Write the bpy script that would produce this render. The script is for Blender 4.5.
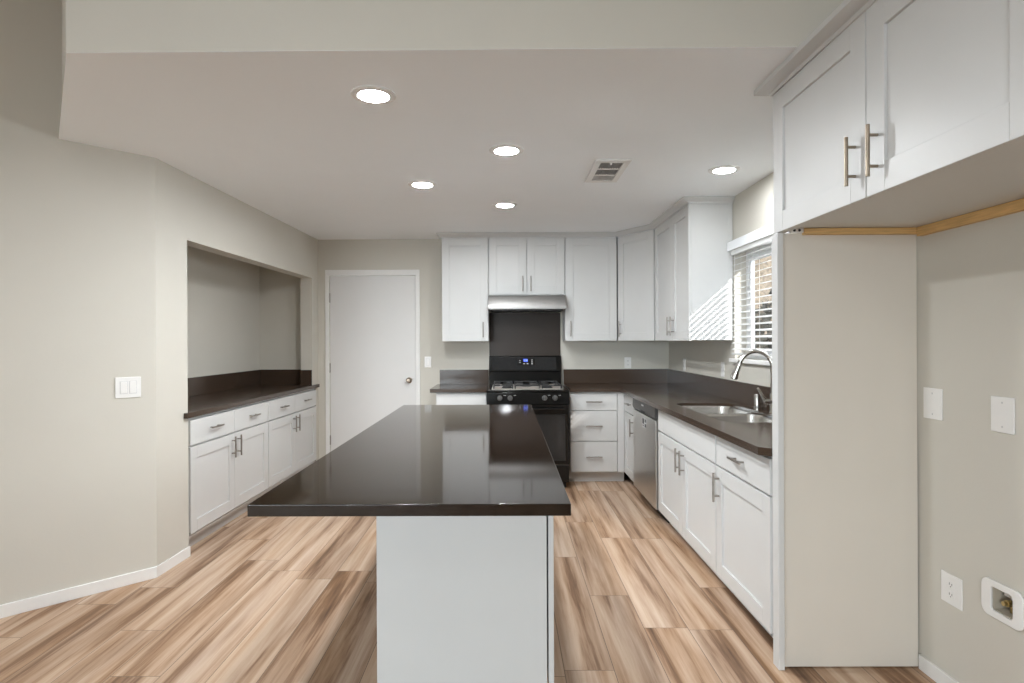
import bpy, bmesh, math, random
from mathutils import Vector, Matrix
random.seed(7)
PI = math.pi
C = bpy.context.scene.collection
for _o in list(bpy.data.objects):
    bpy.data.objects.remove(_o)
sc = bpy.context.scene

# ------------------------------------------------------------------ camera
CAM_F, CAM_H, CAM_CX, CAM_CY = 597.3532, 1.3802, 502.1568, 340.1502
YAW, PITCH, ROLL = -.0056, -.0003, -.0043
cam_d = bpy.data.cameras.new('camera')
cam = bpy.data.objects.new('camera', cam_d)
C.objects.link(cam)
_R = Vector((math.cos(YAW), -math.sin(YAW), 0))
_F = Vector((math.sin(YAW)*math.cos(PITCH), math.cos(YAW)*math.cos(PITCH), math.sin(PITCH)))
_U = Vector((-math.sin(YAW)*math.sin(PITCH), -math.cos(YAW)*math.sin(PITCH), math.cos(PITCH)))
_Rr = _R*math.cos(ROLL) + _U*math.sin(ROLL)
_Uu = -_R*math.sin(ROLL) + _U*math.cos(ROLL)
M3 = Matrix((_Rr, _Uu, -_F)).transposed()
cam.matrix_world = Matrix.Translation((0, 0, CAM_H)) @ M3.to_4x4()
cam_d.sensor_width = 36
cam_d.lens = CAM_F/1024*36
cam_d.shift_x = (512-CAM_CX)/1024
cam_d.shift_y = -(341.5-CAM_CY)/1024
cam_d.clip_start = .05
cam_d.clip_end = 100
sc.camera = cam

# ------------------------------------------------------------------ world, sun, added window fills, exposure
SUN_DIR = Vector((-1.0, 1.48, -.88))
world = bpy.data.worlds.new('sky')
sc.world = world
world.use_nodes = True
wn = world.node_tree
for n in list(wn.nodes):
    wn.nodes.remove(n)
w_out = wn.nodes.new('ShaderNodeOutputWorld')
w_bg = wn.nodes.new('ShaderNodeBackground')
# even, hazy bright sky, a little deeper overhead
w_tc = wn.nodes.new('ShaderNodeTexCoord')
w_sep = wn.nodes.new('ShaderNodeSeparateXYZ')
w_rp = wn.nodes.new('ShaderNodeValToRGB')
w_rp.color_ramp.elements[0].color = (.80, .90, 1.0, 1)
w_rp.color_ramp.elements[1].color = (.42, .62, .95, 1)
w_bg.inputs['Strength'].default_value = .9
wn.links.new(w_tc.outputs['Generated'], w_sep.inputs[0])
wn.links.new(w_sep.outputs[2], w_rp.inputs['Fac'])
wn.links.new(w_rp.outputs['Color'], w_bg.inputs[0])
wn.links.new(w_bg.outputs[0], w_out.inputs[0])

sun_d = bpy.data.lights.new('sun', 'SUN')
sun_d.energy = 4.5
sun_d.angle = math.radians(.53)
sun_d.color = (1, .97, .92)
sun = bpy.data.objects.new('sun', sun_d)
sun.rotation_euler = SUN_DIR.to_track_quat('-Z', 'Y').to_euler()
sun.location = (6, -6, 8)
C.objects.link(sun)


def daylight_fill(name, loc, aim, sx, sy, energy, col, spread=180):
    d = bpy.data.lights.new(name, 'AREA')
    d.shape = 'RECTANGLE'
    d.size, d.size_y, d.energy, d.color = sx, sy, energy, col
    d.spread = math.radians(spread)
    o = bpy.data.objects.new(name, d)
    o.location = loc
    o.rotation_euler = (Vector(aim)-Vector(loc)).to_track_quat('-Z', 'Y').to_euler()
    C.objects.link(o)
    return o


# added area lights strengthening the rear and left-hand living area windows; rear beam narrowed
daylight_fill('daylight_fill_rear', (-2.6, -5.4, 1.4), (-.1, 2.2, .1), 3.2, 2.2, 30, (.84, .94, 1.0), 52)
daylight_fill('daylight_fill_side', (-4.45, -2.6, 1.6), (0, -1.5, 1.2), 2.2, 1.8, 18, (.84, .94, 1.0))
# added area light outside the kitchen window, out of view, brightening ceiling and walls
daylight_fill('daylight_fill_kitchen', (1.935, 3.60, 1.64), (-1.5, 3.55, 2.15), .56, .76, 13, (.90, .96, 1.0), 85)

vs = sc.view_settings
vs.view_transform = 'Standard'
vs.look = 'None'
vs.gamma = 1
vs.use_curve_mapping = False
vs.exposure = 0.55
try:
    sc.cycles.use_denoising = True
    sc.cycles.use_light_tree = True
    sc.cycles.max_bounces = 10
    sc.cycles.diffuse_bounces = 6
    sc.cycles.glossy_bounces = 5
    sc.cycles.sample_clamp_indirect = 6
    sc.cycles.caustics_reflective = False
    sc.cycles.caustics_refractive = False
except Exception:
    pass
LAMP_POWER = 450.0
LIVING_FILL_POWER = 170.0


# ------------------------------------------------------------------ materials
def new_mat(name):
    m = bpy.data.materials.new(name)
    m.use_nodes = True
    nt = m.node_tree
    return m, nt, nt.nodes['Principled BSDF']


def mat(name, col, rough=.5, metal=0., var=.04, scale=30., bump=0., bscale=200., spec=.5, coat=0., stretch=None):
    m, nt, p = new_mat(name)
    tc = nt.nodes.new('ShaderNodeTexCoord')
    vec = tc.outputs['Object']
    if stretch:
        mp = nt.nodes.new('ShaderNodeMapping')
        mp.inputs['Scale'].default_value = stretch
        nt.links.new(vec, mp.inputs['Vector'])
        vec = mp.outputs['Vector']
    nz = nt.nodes.new('ShaderNodeTexNoise')
    nz.inputs['Scale'].default_value = scale
    nz.inputs['Detail'].default_value = 4
    nt.links.new(vec, nz.inputs['Vector'])
    rp = nt.nodes.new('ShaderNodeValToRGB')
    rp.color_ramp.elements[0].position = .3
    rp.color_ramp.elements[1].position = .7
    a = tuple(max(0, c*(1-var)) for c in col)
    b = tuple(min(1, c*(1+var)) for c in col)
    rp.color_ramp.elements[0].color = (*a, 1)
    rp.color_ramp.elements[1].color = (*b, 1)
    nt.links.new(nz.outputs['Fac'], rp.inputs['Fac'])
    nt.links.new(rp.outputs['Color'], p.inputs['Base Color'])
    p.inputs['Roughness'].default_value = rough
    p.inputs['Metallic'].default_value = metal
    p.inputs['Specular IOR Level'].default_value = spec
    if coat:
        p.inputs['Coat Weight'].default_value = coat
        p.inputs['Coat Roughness'].default_value = .06
    if bump:
        nb = nt.nodes.new('ShaderNodeTexNoise')
        nb.inputs['Scale'].default_value = bscale
        nb.inputs['Detail'].default_value = 3
        nt.links.new(vec, nb.inputs['Vector'])
        bp = nt.nodes.new('ShaderNodeBump')
        bp.inputs['Strength'].default_value = bump
        bp.inputs['Distance'].default_value = .002
        nt.links.new(nb.outputs['Fac'], bp.inputs['Height'])
        nt.links.new(bp.outputs['Normal'], p.inputs['Normal'])
    return m


def glow(name, col, strength):
    m, nt, p = new_mat(name)
    p.inputs['Base Color'].default_value = (*col, 1)
    p.inputs['Emission Color'].default_value = (*col, 1)
    p.inputs['Emission Strength'].default_value = strength
    return m


def glass_mat(name):
    m, nt, p = new_mat(name)
    nt.nodes.remove(p)
    out = nt.nodes['Material Output']
    tr = nt.nodes.new('ShaderNodeBsdfTransparent')
    gl = nt.nodes.new('ShaderNodeBsdfGlossy')
    gl.inputs['Roughness'].default_value = .02
    mx = nt.nodes.new('ShaderNodeMixShader')
    mx.inputs[0].default_value = .06
    nt.links.new(tr.outputs[0], mx.inputs[1])
    nt.links.new(gl.outputs[0], mx.inputs[2])
    nt.links.new(mx.outputs[0], out.inputs['Surface'])
    return m


M = {}
M['wall'] = mat('wall_paint', (.60, .574, .512), .75, var=.012, scale=3, bump=.12, bscale=90)
M['ceiling'] = mat('ceiling_paint', (.915, .945, .97), .8, var=.01, scale=3, bump=.25, bscale=70)
M['trim'] = mat('trim_paint', (.80, .79, .77), .45, var=.01)
M['cab'] = mat('cabinet_paint', (.61, .61, .60), .38, var=.012, scale=5)
M['cab_dark'] = mat('cabinet_gap', (.30, .29, .27), .7)
M['endpanel'] = mat('fridge_panel_paint', (.66, .61, .54), .5, var=.012, scale=4)
M['quartz'] = mat('dark_brown_quartz', (.056, .037, .026), .15, var=.10, scale=260, spec=.4)
M['island_quartz'] = mat('grey_brown_quartz', (.017, .0105, .0068), .07, var=.10, scale=260, spec=.45)
M['splash'] = mat('range_splash_panel', (.032, .022, .0165), .38, var=.10, scale=120, spec=.3)
M['steel'] = mat('brushed_steel', (.60, .585, .56), .30, 1., var=.05, scale=18, stretch=(1, 1, 30))
M['steel_h'] = mat('brushed_steel_hood', (.30, .29, .28), .46, 1., var=.05, scale=18, stretch=(1, 30, 30))
M['sink'] = mat('satin_sink_steel', (.66, .65, .63), .24, 1., var=.05, scale=25)
M['nickel'] = mat('brushed_nickel', (.36, .33, .30), .32, 1., var=.06, scale=60)
M['chrome'] = mat('satin_chrome', (.60, .585, .56), .18, 1., var=.04, scale=60)
M['bronze'] = mat('antique_nickel', (.33, .27, .21), .35, 1., var=.06, scale=60)
M['black'] = mat('black_enamel', (.006, .006, .006), .14, var=.2, scale=40, spec=.32)
M['blackglass'] = mat('black_oven_glass', (.022, .023, .024), .08, var=.1, scale=40, spec=.38)
M['blackmatte'] = mat('black_matte', (.016, .016, .016), .55, var=.2)
M['iron'] = mat('cast_iron', (.02, .02, .02), .5, var=.3, scale=90, bump=.2)
M['cooktop'] = mat('stainless_cooktop', (.52, .47, .42), .4, .15, var=.06, scale=40)
M['knob'] = mat('grey_knob', (.085, .083, .08), .35, var=.1)
M['plate'] = mat('white_plastic', (.82, .81, .79), .35, var=.01)
M['plate_slot'] = mat('dark_slots', (.05, .048, .045), .5)
M['grey_plastic'] = mat('grey_plastic', (.055, .052, .05), .4, .1, var=.06)
M['pine'] = mat('raw_pine', (.64, .41, .17), .6, var=.16, scale=10, stretch=(1, 1, 14))
M['door'] = mat('door_paint', (.72, .71, .695), .42, var=.01, scale=4)
M['blind'] = mat('blind_slat_white', (.62, .62, .61), .7, var=.01)
M['vinyl'] = mat('white_vinyl', (.80, .82, .84), .4, var=.01)
M['cord'] = mat('ladder_cord', (.75, .75, .73), .7)
M['vent'] = mat('vent_grille', (.30, .30, .30), .5, var=.05)
M['ventl'] = mat('vent_grille_white', (.62, .62, .62), .5, var=.05)
M['lens'] = glow('lamp_lens', (.93, .97, 1.0), LAMP_POWER)
M['lens_back'] = glow('lamp_lens_back', (.93, .97, 1.0), LAMP_POWER*.56)
M['lens_sink'] = glow('lamp_lens_dim', (.93, .97, 1.0), LAMP_POWER*.25)
M['lens_fill'] = glow('fill_lens_living', (.92, .97, 1.0), LIVING_FILL_POWER)  # for the unseen lamps added behind the camera
M['clock'] = glow('clock_display', (.05, .12, 1.0), .13)
M['digit'] = glow('clock_digit', (.55, .7, 1.0), .22)
M['stucco'] = mat('tan_stucco', (.30, .25, .19), .9, var=.4, scale=28, bump=1.0, bscale=30)
M['earth'] = mat('pale_concrete', (.40, .385, .36), .95, var=.25, scale=6, bump=.5, bscale=20)
M['leaf'] = mat('dark_leaf', (.055, .055, .04), .7, var=.35, scale=20)
M['bark'] = mat('shrub_bark', (.07, .05, .035), .9, var=.3)
M['brass'] = mat('brass', (.55, .42, .20), .35, .9)
M['box_in'] = mat('box_interior', (.45, .40, .32), .5)
M['glass'] = glass_mat('window_glass')


def floor_material(w=.2085, L=1.30, x0=.448):
    m, nt, p = new_mat('wood_plank_tile')
    N, K = nt.nodes, nt.links

    def math_(op, a, b=None, clamp=False):
        n = N.new('ShaderNodeMath')
        n.operation = op
        n.use_clamp = clamp
        for i, v in enumerate((a, b)):
            if v is None:
                continue
            if isinstance(v, (int, float)):
                n.inputs[i].default_value = v
            else:
                K.new(v, n.inputs[i])
        return n.outputs[0]

    def comb(x, y, z):
        n = N.new('ShaderNodeCombineXYZ')
        for i, v in enumerate((x, y, z)):
            if isinstance(v, (int, float)):
                n.inputs[i].default_value = v
            else:
                K.new(v, n.inputs[i])
        return n.outputs[0]

    def noise(vec, scale, detail=4, rough=.55, dist=0.):
        n = N.new('ShaderNodeTexNoise')
        n.inputs['Scale'].default_value = scale
        n.inputs['Detail'].default_value = detail
        n.inputs['Roughness'].default_value = rough
        n.inputs['Distortion'].default_value = dist
        K.new(vec, n.inputs['Vector'])
        return n.outputs['Fac']

    def white(vec):
        n = N.new('ShaderNodeTexWhiteNoise')
        n.noise_dimensions = '3D'
        K.new(vec, n.inputs['Vector'])
        return n.outputs['Value'], n.outputs['Color']

    tc = N.new('ShaderNodeTexCoord')
    sp = N.new('ShaderNodeSeparateXYZ')
    K.new(tc.outputs['Object'], sp.inputs[0])
    X, Y = sp.outputs[0], sp.outputs[1]
    u = math_('DIVIDE', math_('SUBTRACT', X, x0), w)
    col = math_('FLOOR', u)
    fu = math_('FRACT', u)
    ov, _ = white(comb(col, 3.7, 1.3))
    v = math_('ADD', math_('DIVIDE', Y, L), ov)
    row = math_('FLOOR', v)
    fv = math_('FRACT', v)
    idv, idc = white(comb(col, row, 5.1))
    idv2, _ = white(comb(col, row, 9.4))
    # streaks running along each plank
    sx = math_('ADD', math_('MULTIPLY', X, 13.0), math_('MULTIPLY', idv, 37.0))
    sy = math_('ADD', math_('MULTIPLY', Y, .62), math_('MULTIPLY', idv2, 23.0))
    st = noise(comb(sx, sy, math_('MULTIPLY', idv, 9.0)), 1.0, 5, .58, .35)
    st2 = noise(comb(math_('MULTIPLY', sx, 4.2), math_('MULTIPLY', sy, 3.0), idv), 1.0, 5, .7, .25)
    f = math_('ADD', math_('MULTIPLY', st, .80), math_('MULTIPLY', st2, .25))
    f = math_('ADD', f, math_('MULTIPLY', math_('SUBTRACT', idv2, .5), .13))
    rp = N.new('ShaderNodeValToRGB')
    e = rp.color_ramp.elements
    e[0].position, e[0].color = .33, (.115, .060, .030, 1)
    e[1].position, e[1].color = .66, (.575, .43, .315, 1)
    for pos, cc in ((.41, (.235, .130, .070, 1)), (.475, (.38, .24, .148, 1)), (.55, (.475, .325, .222, 1))):
        q = e.new(pos)
        q.color = cc
    K.new(f, rp.inputs['Fac'])
    # greyer planks here and there
    gn = noise(comb(math_('MULTIPLY', sx, .35), math_('MULTIPLY', sy, .8), 3.0), 1.0, 2)
    hs = N.new('ShaderNodeHueSaturation')
    sat = math_('SUBTRACT', 1.24, math_('MULTIPLY', gn, .55))
    K.new(sat, hs.inputs['Saturation'])
    K.new(rp.outputs['Color'], hs.inputs['Color'])
    # grout
    du = math_('MULTIPLY', math_('MINIMUM', fu, math_('SUBTRACT', 1.0, fu)), w)
    dv = math_('MULTIPLY', math_('MINIMUM', fv, math_('SUBTRACT', 1.0, fv)), L)
    d = math_('MINIMUM', du, dv)
    g = math_('LESS_THAN', d, .0016)
    mx = N.new('ShaderNodeMix')
    mx.data_type = 'RGBA'
    K.new(g, mx.inputs[0])
    K.new(hs.outputs['Color'], mx.inputs[6])
    mx.inputs[7].default_value = (.17, .12, .085, 1)
    K.new(mx.outputs[2], p.inputs['Base Color'])
    p.inputs['Roughness'].default_value = .62
    p.inputs['Specular IOR Level'].default_value = .4
    bp = N.new('ShaderNodeBump')
    bp.inputs['Strength'].default_value = .25
    bp.inputs['Distance'].default_value = .002
    hh = math_('SUBTRACT', math_('MULTIPLY', st2, .4), math_('MULTIPLY', g, 1.0))
    K.new(hh, bp.inputs['Height'])
    K.new(bp.outputs['Normal'], p.inputs['Normal'])
    return m


M['floor'] = floor_material()


# ------------------------------------------------------------------ mesh helpers
class MB:
    def __init__(s):
        s.bm = bmesh.new()

    def box(s, x0, x1, y0, y1, z0, z1, tf=None):
        x0, x1 = sorted((x0, x1))
        y0, y1 = sorted((y0, y1))
        z0, z1 = sorted((z0, z1))
        v = [s.bm.verts.new((x, y, z)) for z in (z0, z1) for x, y in ((x0, y0), (x1, y0), (x1, y1), (x0, y1))]
        for f in ((3, 2, 1, 0), (4, 5, 6, 7), (0, 1, 5, 4), (1, 2, 6, 5), (2, 3, 7, 6), (3, 0, 4, 7)):
            s.bm.faces.new([v[i] for i in f])
        if tf is not None:
            for q in v:
                q.co = tf @ q.co
        return s

    def tube(s, pts, r, seg=12, cap=True):
        pts = [Vector(p) for p in pts]
        rr = r if isinstance(r, (list, tuple)) else [r]*len(pts)
        rings = []
        up = None
        for i, p in enumerate(pts):
            t = (pts[min(i+1, len(pts)-1)] - pts[max(i-1, 0)]).normalized()
            if up is None:
                up = t.orthogonal().normalized()
            a = (up - t*up.dot(t)).normalized()
            up = a
            b = t.cross(a)
            rings.append([s.bm.verts.new(p + (a*math.cos(2*PI*k/seg) + b*math.sin(2*PI*k/seg))*rr[i]) for k in range(seg)])
        for A, B in zip(rings, rings[1:]):
            for k in range(seg):
                s.bm.faces.new((A[k], A[(k+1) % seg], B[(k+1) % seg], B[k]))
        if cap:
            s.bm.faces.new(rings[0][::-1])
            s.bm.faces.new(rings[-1])
        return s

    def lathe(s, prof, center=(0, 0, 0), axis=(0, 0, 1), seg=32):
        c = Vector(center)
        ax = Vector(axis).normalized()
        a = ax.orthogonal().normalized()
        b = ax.cross(a)
        rings = []
        for r, h in prof:
            if r < 1e-6:
                rings.append([s.bm.verts.new(c+ax*h)])
            else:
                rings.append([s.bm.verts.new(c+ax*h+(a*math.cos(2*PI*k/seg)+b*math.sin(2*PI*k/seg))*r) for k in range(seg)])
        for A, B in zip(rings, rings[1:]):
            for k in range(seg):
                k2 = (k+1) % seg
                if len(A) == 1 and len(B) == 1:
                    continue
                if len(A) == 1:
                    s.bm.faces.new((A[0], B[k2], B[k]))
                elif len(B) == 1:
                    s.bm.faces.new((A[k], A[k2], B[0]))
                else:
                    s.bm.faces.new((A[k], A[k2], B[k2], B[k]))
        return s

    def prism(s, outer, t0, t1, fn, holes=()):
        """polygon (with holes) in (a,b), extruded t0..t1; fn(a,b,t)->xyz"""
        loops = [outer] + list(holes)
        lay = []
        for t in (t0, t1):
            L = []
            E = []
            for lp in loops:
                vv = [s.bm.verts.new(fn(a, b, t)) for a, b in lp]
                L.append(vv)
                for i in range(len(vv)):
                    E.append(s.bm.edges.new((vv[i], vv[(i+1) % len(vv)])))
            lay.append(L)
            bmesh.ops.triangle_fill(s.bm, use_beauty=True, use_dissolve=False, edges=E)
        for A, B in zip(*lay):
            n = len(A)
            for i in range(n):
                s.bm.faces.new((A[i], A[(i+1) % n], B[(i+1) % n], B[i]))
        return s

    def loft(s, rings, cap0=True, cap1=True):
        R = [[s.bm.verts.new(p) for p in r] for r in rings]
        n = len(R[0])
        for A, B in zip(R, R[1:]):
            for k in range(n):
                s.bm.faces.new((A[k], A[(k+1) % n], B[(k+1) % n], B[k]))
        if cap0:
            s.bm.faces.new(R[0][::-1])
        if cap1:
            s.bm.faces.new(R[-1])
        return s

    def build(s, name, m, parent=None, bevel=0., label=None, segs=2):
        bm = s.bm
        bmesh.ops.recalc_face_normals(bm, faces=bm.faces)
        for f in bm.faces:
            f.smooth = True
        for e in bm.edges:
            if len(e.link_faces) != 2 or e.calc_face_angle(0) > .6:
                e.smooth = False
        me = bpy.data.meshes.new(name)
        bm.to_mesh(me)
        bm.free()
        me.materials.append(m)
        o = bpy.data.objects.new(name, me)
        C.objects.link(o)
        if parent is not None:
            o.parent = parent
        if bevel:
            b = o.modifiers.new('bevel', 'BEVEL')
            b.width = bevel
            b.segments = segs
            b.limit_method = 'ANGLE'
            b.angle_limit = .6
            b.harden_normals = True
        if label:
            o['label'] = label
        return o


def XY(a, b, t):
    return (a, b, t)


def XZ(a, b, t):
    return (a, t, b)


def YZ(a, b, t):
    return (t, a, b)


def rrect(x0, x1, y0, y1, r, n=6):
    P = []
    for cx, cy, a0 in ((x1-r, y1-r, 0), (x0+r, y1-r, 90), (x0+r, y0+r, 180), (x1-r, y0+r, 270)):
        for k in range(n+1):
            a = math.radians(a0+90*k/n)
            P.append((cx+r*math.cos(a), cy+r*math.sin(a)))
    return P


def tag(o, label, cat, group=None, kind=None):
    o['label'] = label
    o['category'] = cat
    if group:
        o['group'] = group
    if kind:
        o['kind'] = kind
    return o


def thing(name, label, cat, loc=(0, 0, 0), rotz=0., group=None):
    o = bpy.data.objects.new(name, None)
    o.empty_display_size = .1
    C.objects.link(o)
    o.location = loc
    o.rotation_euler = (0, 0, rotz)
    return tag(o, label, cat, group)


def struct(o, label=None, cat=None):
    o['kind'] = 'structure'
    if label:
        o['label'] = label
    if cat:
        o['category'] = cat
    return o


# ------------------------------------------------------------------ room constants
D = 6.351            # back wall
XW = 1.7325          # right wall
CEIL = 2.456         # kitchen ceiling
HIGH = 3.6           # living area ceiling
ZC = .914            # counter height
T_ANG = math.atan2(1, .0184)        # direction of the left wall, almost along +Y
LT = Vector((math.cos(T_ANG), math.sin(T_ANG), 0))
LN = Vector((LT.y, -LT.x, 0))       # into the room


def LW(Y, off=0., z=0.):
    """point on the left wall at depth Y, off metres into the room"""
    x = -2.0027 + .0184*(Y-5.9)
    return Vector((x, Y, 0)) + LN*off + Vector((0, 0, z))


DIAG0 = Vector((-2.047, 3.487, 0))
DT = Vector((-.488, -.513, 0)).normalized()
DN = Vector((-DT.y, DT.x, 0))       # into the room: (+,-)


def DW_(s, off=0., z=0.):
    return DIAG0 + DT*s + DN*off + Vector((0, 0, z))


# ------------------------------------------------------------------ room shell
struct(MB().box(-5.0, 1.95, -5.7, 6.6, -.1, 0).build('floor', M['floor']),
       'wood-look plank tile floor with brown streaks', 'floor')
HDR = [(-1.63, 2.215), (1.7325, 2.208)]
HJ = (-2.355, 3.166)
kitchen_poly = [HDR[0], HDR[1], (XW+.02, 2.208), (XW+.02, D+.02), (-2.02, D+.02), (-2.07, 3.487), (-2.375, 3.166)]
struct(MB().prism(kitchen_poly, CEIL, CEIL+.001, XY).build('ceiling', M['ceiling']),
       'smooth white kitchen ceiling with recessed lights', 'ceiling')
hdr = [HDR[0], (XW, 2.208), (XW, 2.33), (-1.57, 2.335), (-2.27, 3.25), HJ]
struct(MB().prism(hdr, CEIL+.001, HIGH, XY).build('wall_header', M['wall']),
       'beige drop wall above the edge of the white kitchen ceiling', 'wall')
struct(MB().box(-5.0, 1.95, -5.7, 3.9, HIGH, HIGH+.1).build('ceiling', M['ceiling']),
       'high ceiling of the living area', 'ceiling')
# back wall with door opening
struct(MB().prism([(-2.2, 0), (-1.872, 0), (-1.872, 2.078), (-.952, 2.078), (-.952, 0), (1.95, 0), (1.95, 2.6), (-2.2, 2.6)],
                  D, D+.12, XZ).build('wall_back', M['wall']), 'beige kitchen back wall with door and cabinets', 'wall')
# right wall with window and water box openings
WY0, WY1, WZ0, WZ1 = 3.30, 4.52, 1.235, 2.035
BX = (2.045, 2.137, .415, .498)
struct(MB().prism([(-5.7, 0), (6.6, 0), (6.6, HIGH), (-5.7, HIGH)], XW, XW+.14, YZ,
                  holes=[[(WY0, WZ0), (WY1, WZ0), (WY1, WZ1), (WY0, WZ1)],
                         [(BX[0], BX[2]), (BX[1], BX[2]), (BX[1], BX[3]), (BX[0], BX[3])]]).build('wall_right', M['wall']),
       'beige right wall with the sink window', 'wall')
# left wall with the niche opening
NZ = 2.03
NA, NB = 3.822, 6.163


def LF(a, b, t):
    return LW(a, t, b)


struct(MB().prism([(3.487, 0), (3.828, 0), (3.828, .888), (NA, .888), (NA, NZ), (NB, NZ), (NB, .888), (6.27, .888), (6.27, 0), (6.351, 0), (6.351, 2.6), (3.487, 2.6)],
                  0, -.12, LF).build('wall_left', M['wall']), 'light beige left wall with the counter niche', 'wall')
N0, N1, ND = 3.69, 6.283, -.60
struct(MB().prism([(N0-.1, 0), (N1+.1, 0), (N1+.1, 2.4), (N0-.1, 2.4)], ND, ND-.08, LF).build('wall_niche_back', M['wall']),
       'shaded back of the counter niche', 'wall')
struct(MB().prism([(N1, 0), (N1+.08, 0), (N1+.08, 2.4), (N1, 2.4)], ND, -.12, LF).build('wall_niche_right', M['wall']),
       'far side of the counter niche', 'wall')
struct(MB().prism([(N0-.08, 0), (N0, 0), (N0, 2.4), (N0-.08, 2.4)], ND, -.12, LF).build('wall_niche_left', M['wall']),
       'near side of the counter niche', 'wall')
struct(MB().prism([(N0-.08, 2.25), (N1+.08, 2.25), (N1+.08, 2.33), (N0-.08, 2.33)], ND, -.12, LF).build('ceiling', M['wall']),
       'low ceiling inside the counter niche', 'ceiling')


def DF(a, b, t):
    return DW_(a, t, b)


struct(MB().prism([(0, 0), (3.75, 0), (3.75, HIGH), (0, HIGH)], 0, -.12, DF).build('wall_diagonal', M['wall']),
       'light beige angled wall at the left', 'wall')
# living area behind the camera
ex, ey = DW_(3.7).x, DW_(3.7).y
struct(MB().prism([(-5.7, 0), (ey, 0), (ey, HIGH), (-5.7, HIGH)], ex, ex-.12, YZ,
                  holes=[[(-3.7, .8), (-1.5, .8), (-1.5, 2.4), (-3.7, 2.4)]]).build('wall_left_living', M['wall']),
       'left wall of the living area', 'wall')
struct(MB().prism([(-5.0, 0), (1.95, 0), (1.95, HIGH), (-5.0, HIGH)], -5.5, -5.62, XZ,
                  holes=[[(-4.25, .3), (-.95, .3), (-.95, 2.5), (-4.25, 2.5)]]).build('wall_rear', M['wall']),
       'rear wall of the living area', 'wall')
rw = struct(MB().prism([(-4.25, .3), (-.95, .3), (-.95, 2.5), (-4.25, 2.5)], -5.55, -5.60, XZ,
                       holes=[[(-4.19, .36), (-2.63, .36), (-2.63, 2.44), (-4.19, 2.44)], [(-2.57, .36), (-1.01, .36), (-1.01, 2.44), (-2.57, 2.44)]]
                       ).build('window_2', M['vinyl']), 'large rear window of the living area', 'window')
MB().box(-4.19, -1.01, -5.58, -5.574, .36, 2.44).build('pane', M['glass'], rw)
lw2 = struct(MB().prism([(-3.7, .8), (-1.5, .8), (-1.5, 2.4), (-3.7, 2.4)], ex-.04, ex-.09, YZ,
                        holes=[[(-3.64, .86), (-1.56, .86), (-1.56, 2.34), (-3.64, 2.34)]]).build('window_3', M['vinyl']),
             'side window of the living area', 'window')
MB().box(ex-.068, ex-.062, -3.64, -1.56, .86, 2.34).build('pane', M['glass'], lw2)

# baseboards
BBH = .066
p_ = [DW_(3.65, .0), DW_(3.65, .013), DW_(0, .013), LW(3.828, .013), LW(3.828, 0), LW(3.487, 0)]
mid = LW(3.487, .013)
poly = [(DW_(3.65, .001).x, DW_(3.65, .001).y), (DW_(3.65, .013).x, DW_(3.65, .013).y),
        (DW_(.004, .013).x, DW_(.004, .013).y), (LW(3.826, .013).x, LW(3.826, .013).y), (LW(3.826, .001).x, LW(3.826, .001).y),
        (LW(3.488, .001).x, LW(3.488, .001).y)]
struct(MB().prism(poly, 0, BBH, XY).build('baseboard_left', M['trim'], bevel=.003), 'white baseboard along the angled left wall', 'baseboard')
struct(MB().box(XW-.0005, XW-.014, -5.4, 2.505, 0, BBH-.004).build('baseboard_right', M['trim'], bevel=.003),
       'white baseboard on the right wall of the refrigerator alcove', 'baseboard')
struct(MB().box(-.905, -.70, D-.013, D-.0005, 0, BBH).build('baseboard_back', M['trim'], bevel=.003), 'white baseboard beside the door', 'baseboard')

# ------------------------------------------------------------------ door on the back wall
dr = struct(MB().box(-1.871, -.955, D+.012, D+.05, .008, 2.07).build('door_1', M['door'], bevel=.002),
            'flat white slab door with a round knob', 'door')
fr = MB()
fr.box(-1.915, -1.873, D-.014, D+.012, 0, 2.074)
fr.box(-.953, -.909, D-.014, D+.012, 0, 2.074)
fr.box(-1.915, -.909, D-.014, D+.012, 2.074, 2.132)
fr.build('door_casing', M['trim'], dr, bevel=.003)
kb = MB().lathe([(.001, 0), (.030, 0), (.031, .006), (.012, .010), (.011, .030), (.020, .036), (.027, .046), (.027, .058), (.018, .067), (0, .069)],
                (-1.028, D+.012, .957), (0, -1, 0), 24)
kb.build('door_knob', M['bronze'], dr, label='round antique nickel knob')
for z in (1.835, 1.09, .323):
    h = MB().box(-1.874, -1.866, D-.004, D+.0125, z-.05, z+.05)
    h.tube([(-1.871, D-.006, z-.05), (-1.871, D-.006, z+.05)], .006, 10)
    h.build('hinge', M['nickel'], dr, label='steel hinge')
lt = MB().box(-.9548, -.951, D+.013, D+.04, .90, 1.01)
lt.build('latch_plate', M['bronze'], dr)


# ------------------------------------------------------------------ cabinet makers (local frame: x right, y back, z up, fronts face -y)
def bar_pull(parent, x, z, length, vertical, y=-.02, m=None, standoff=.030):
    b = MB()
    h = length/2
    q = length*.30
    yy = y-standoff
    if vertical:
        b.tube([(x, yy, z-h), (x, yy, z+h)], .0062, 12)
        for s in (-q, q):
            b.tube([(x, y, z+s), (x, yy, z+s)], .0048, 10)
    else:
        b.tube([(x-h, yy, z), (x+h, yy, z)], .0062, 12)
        for s in (-q, q):
            b.tube([(x+s, y, z), (x+s, yy, z)], .0048, 10)
    return b.build('handle', m or M['nickel'], parent, label='brushed steel bar pull')


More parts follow.
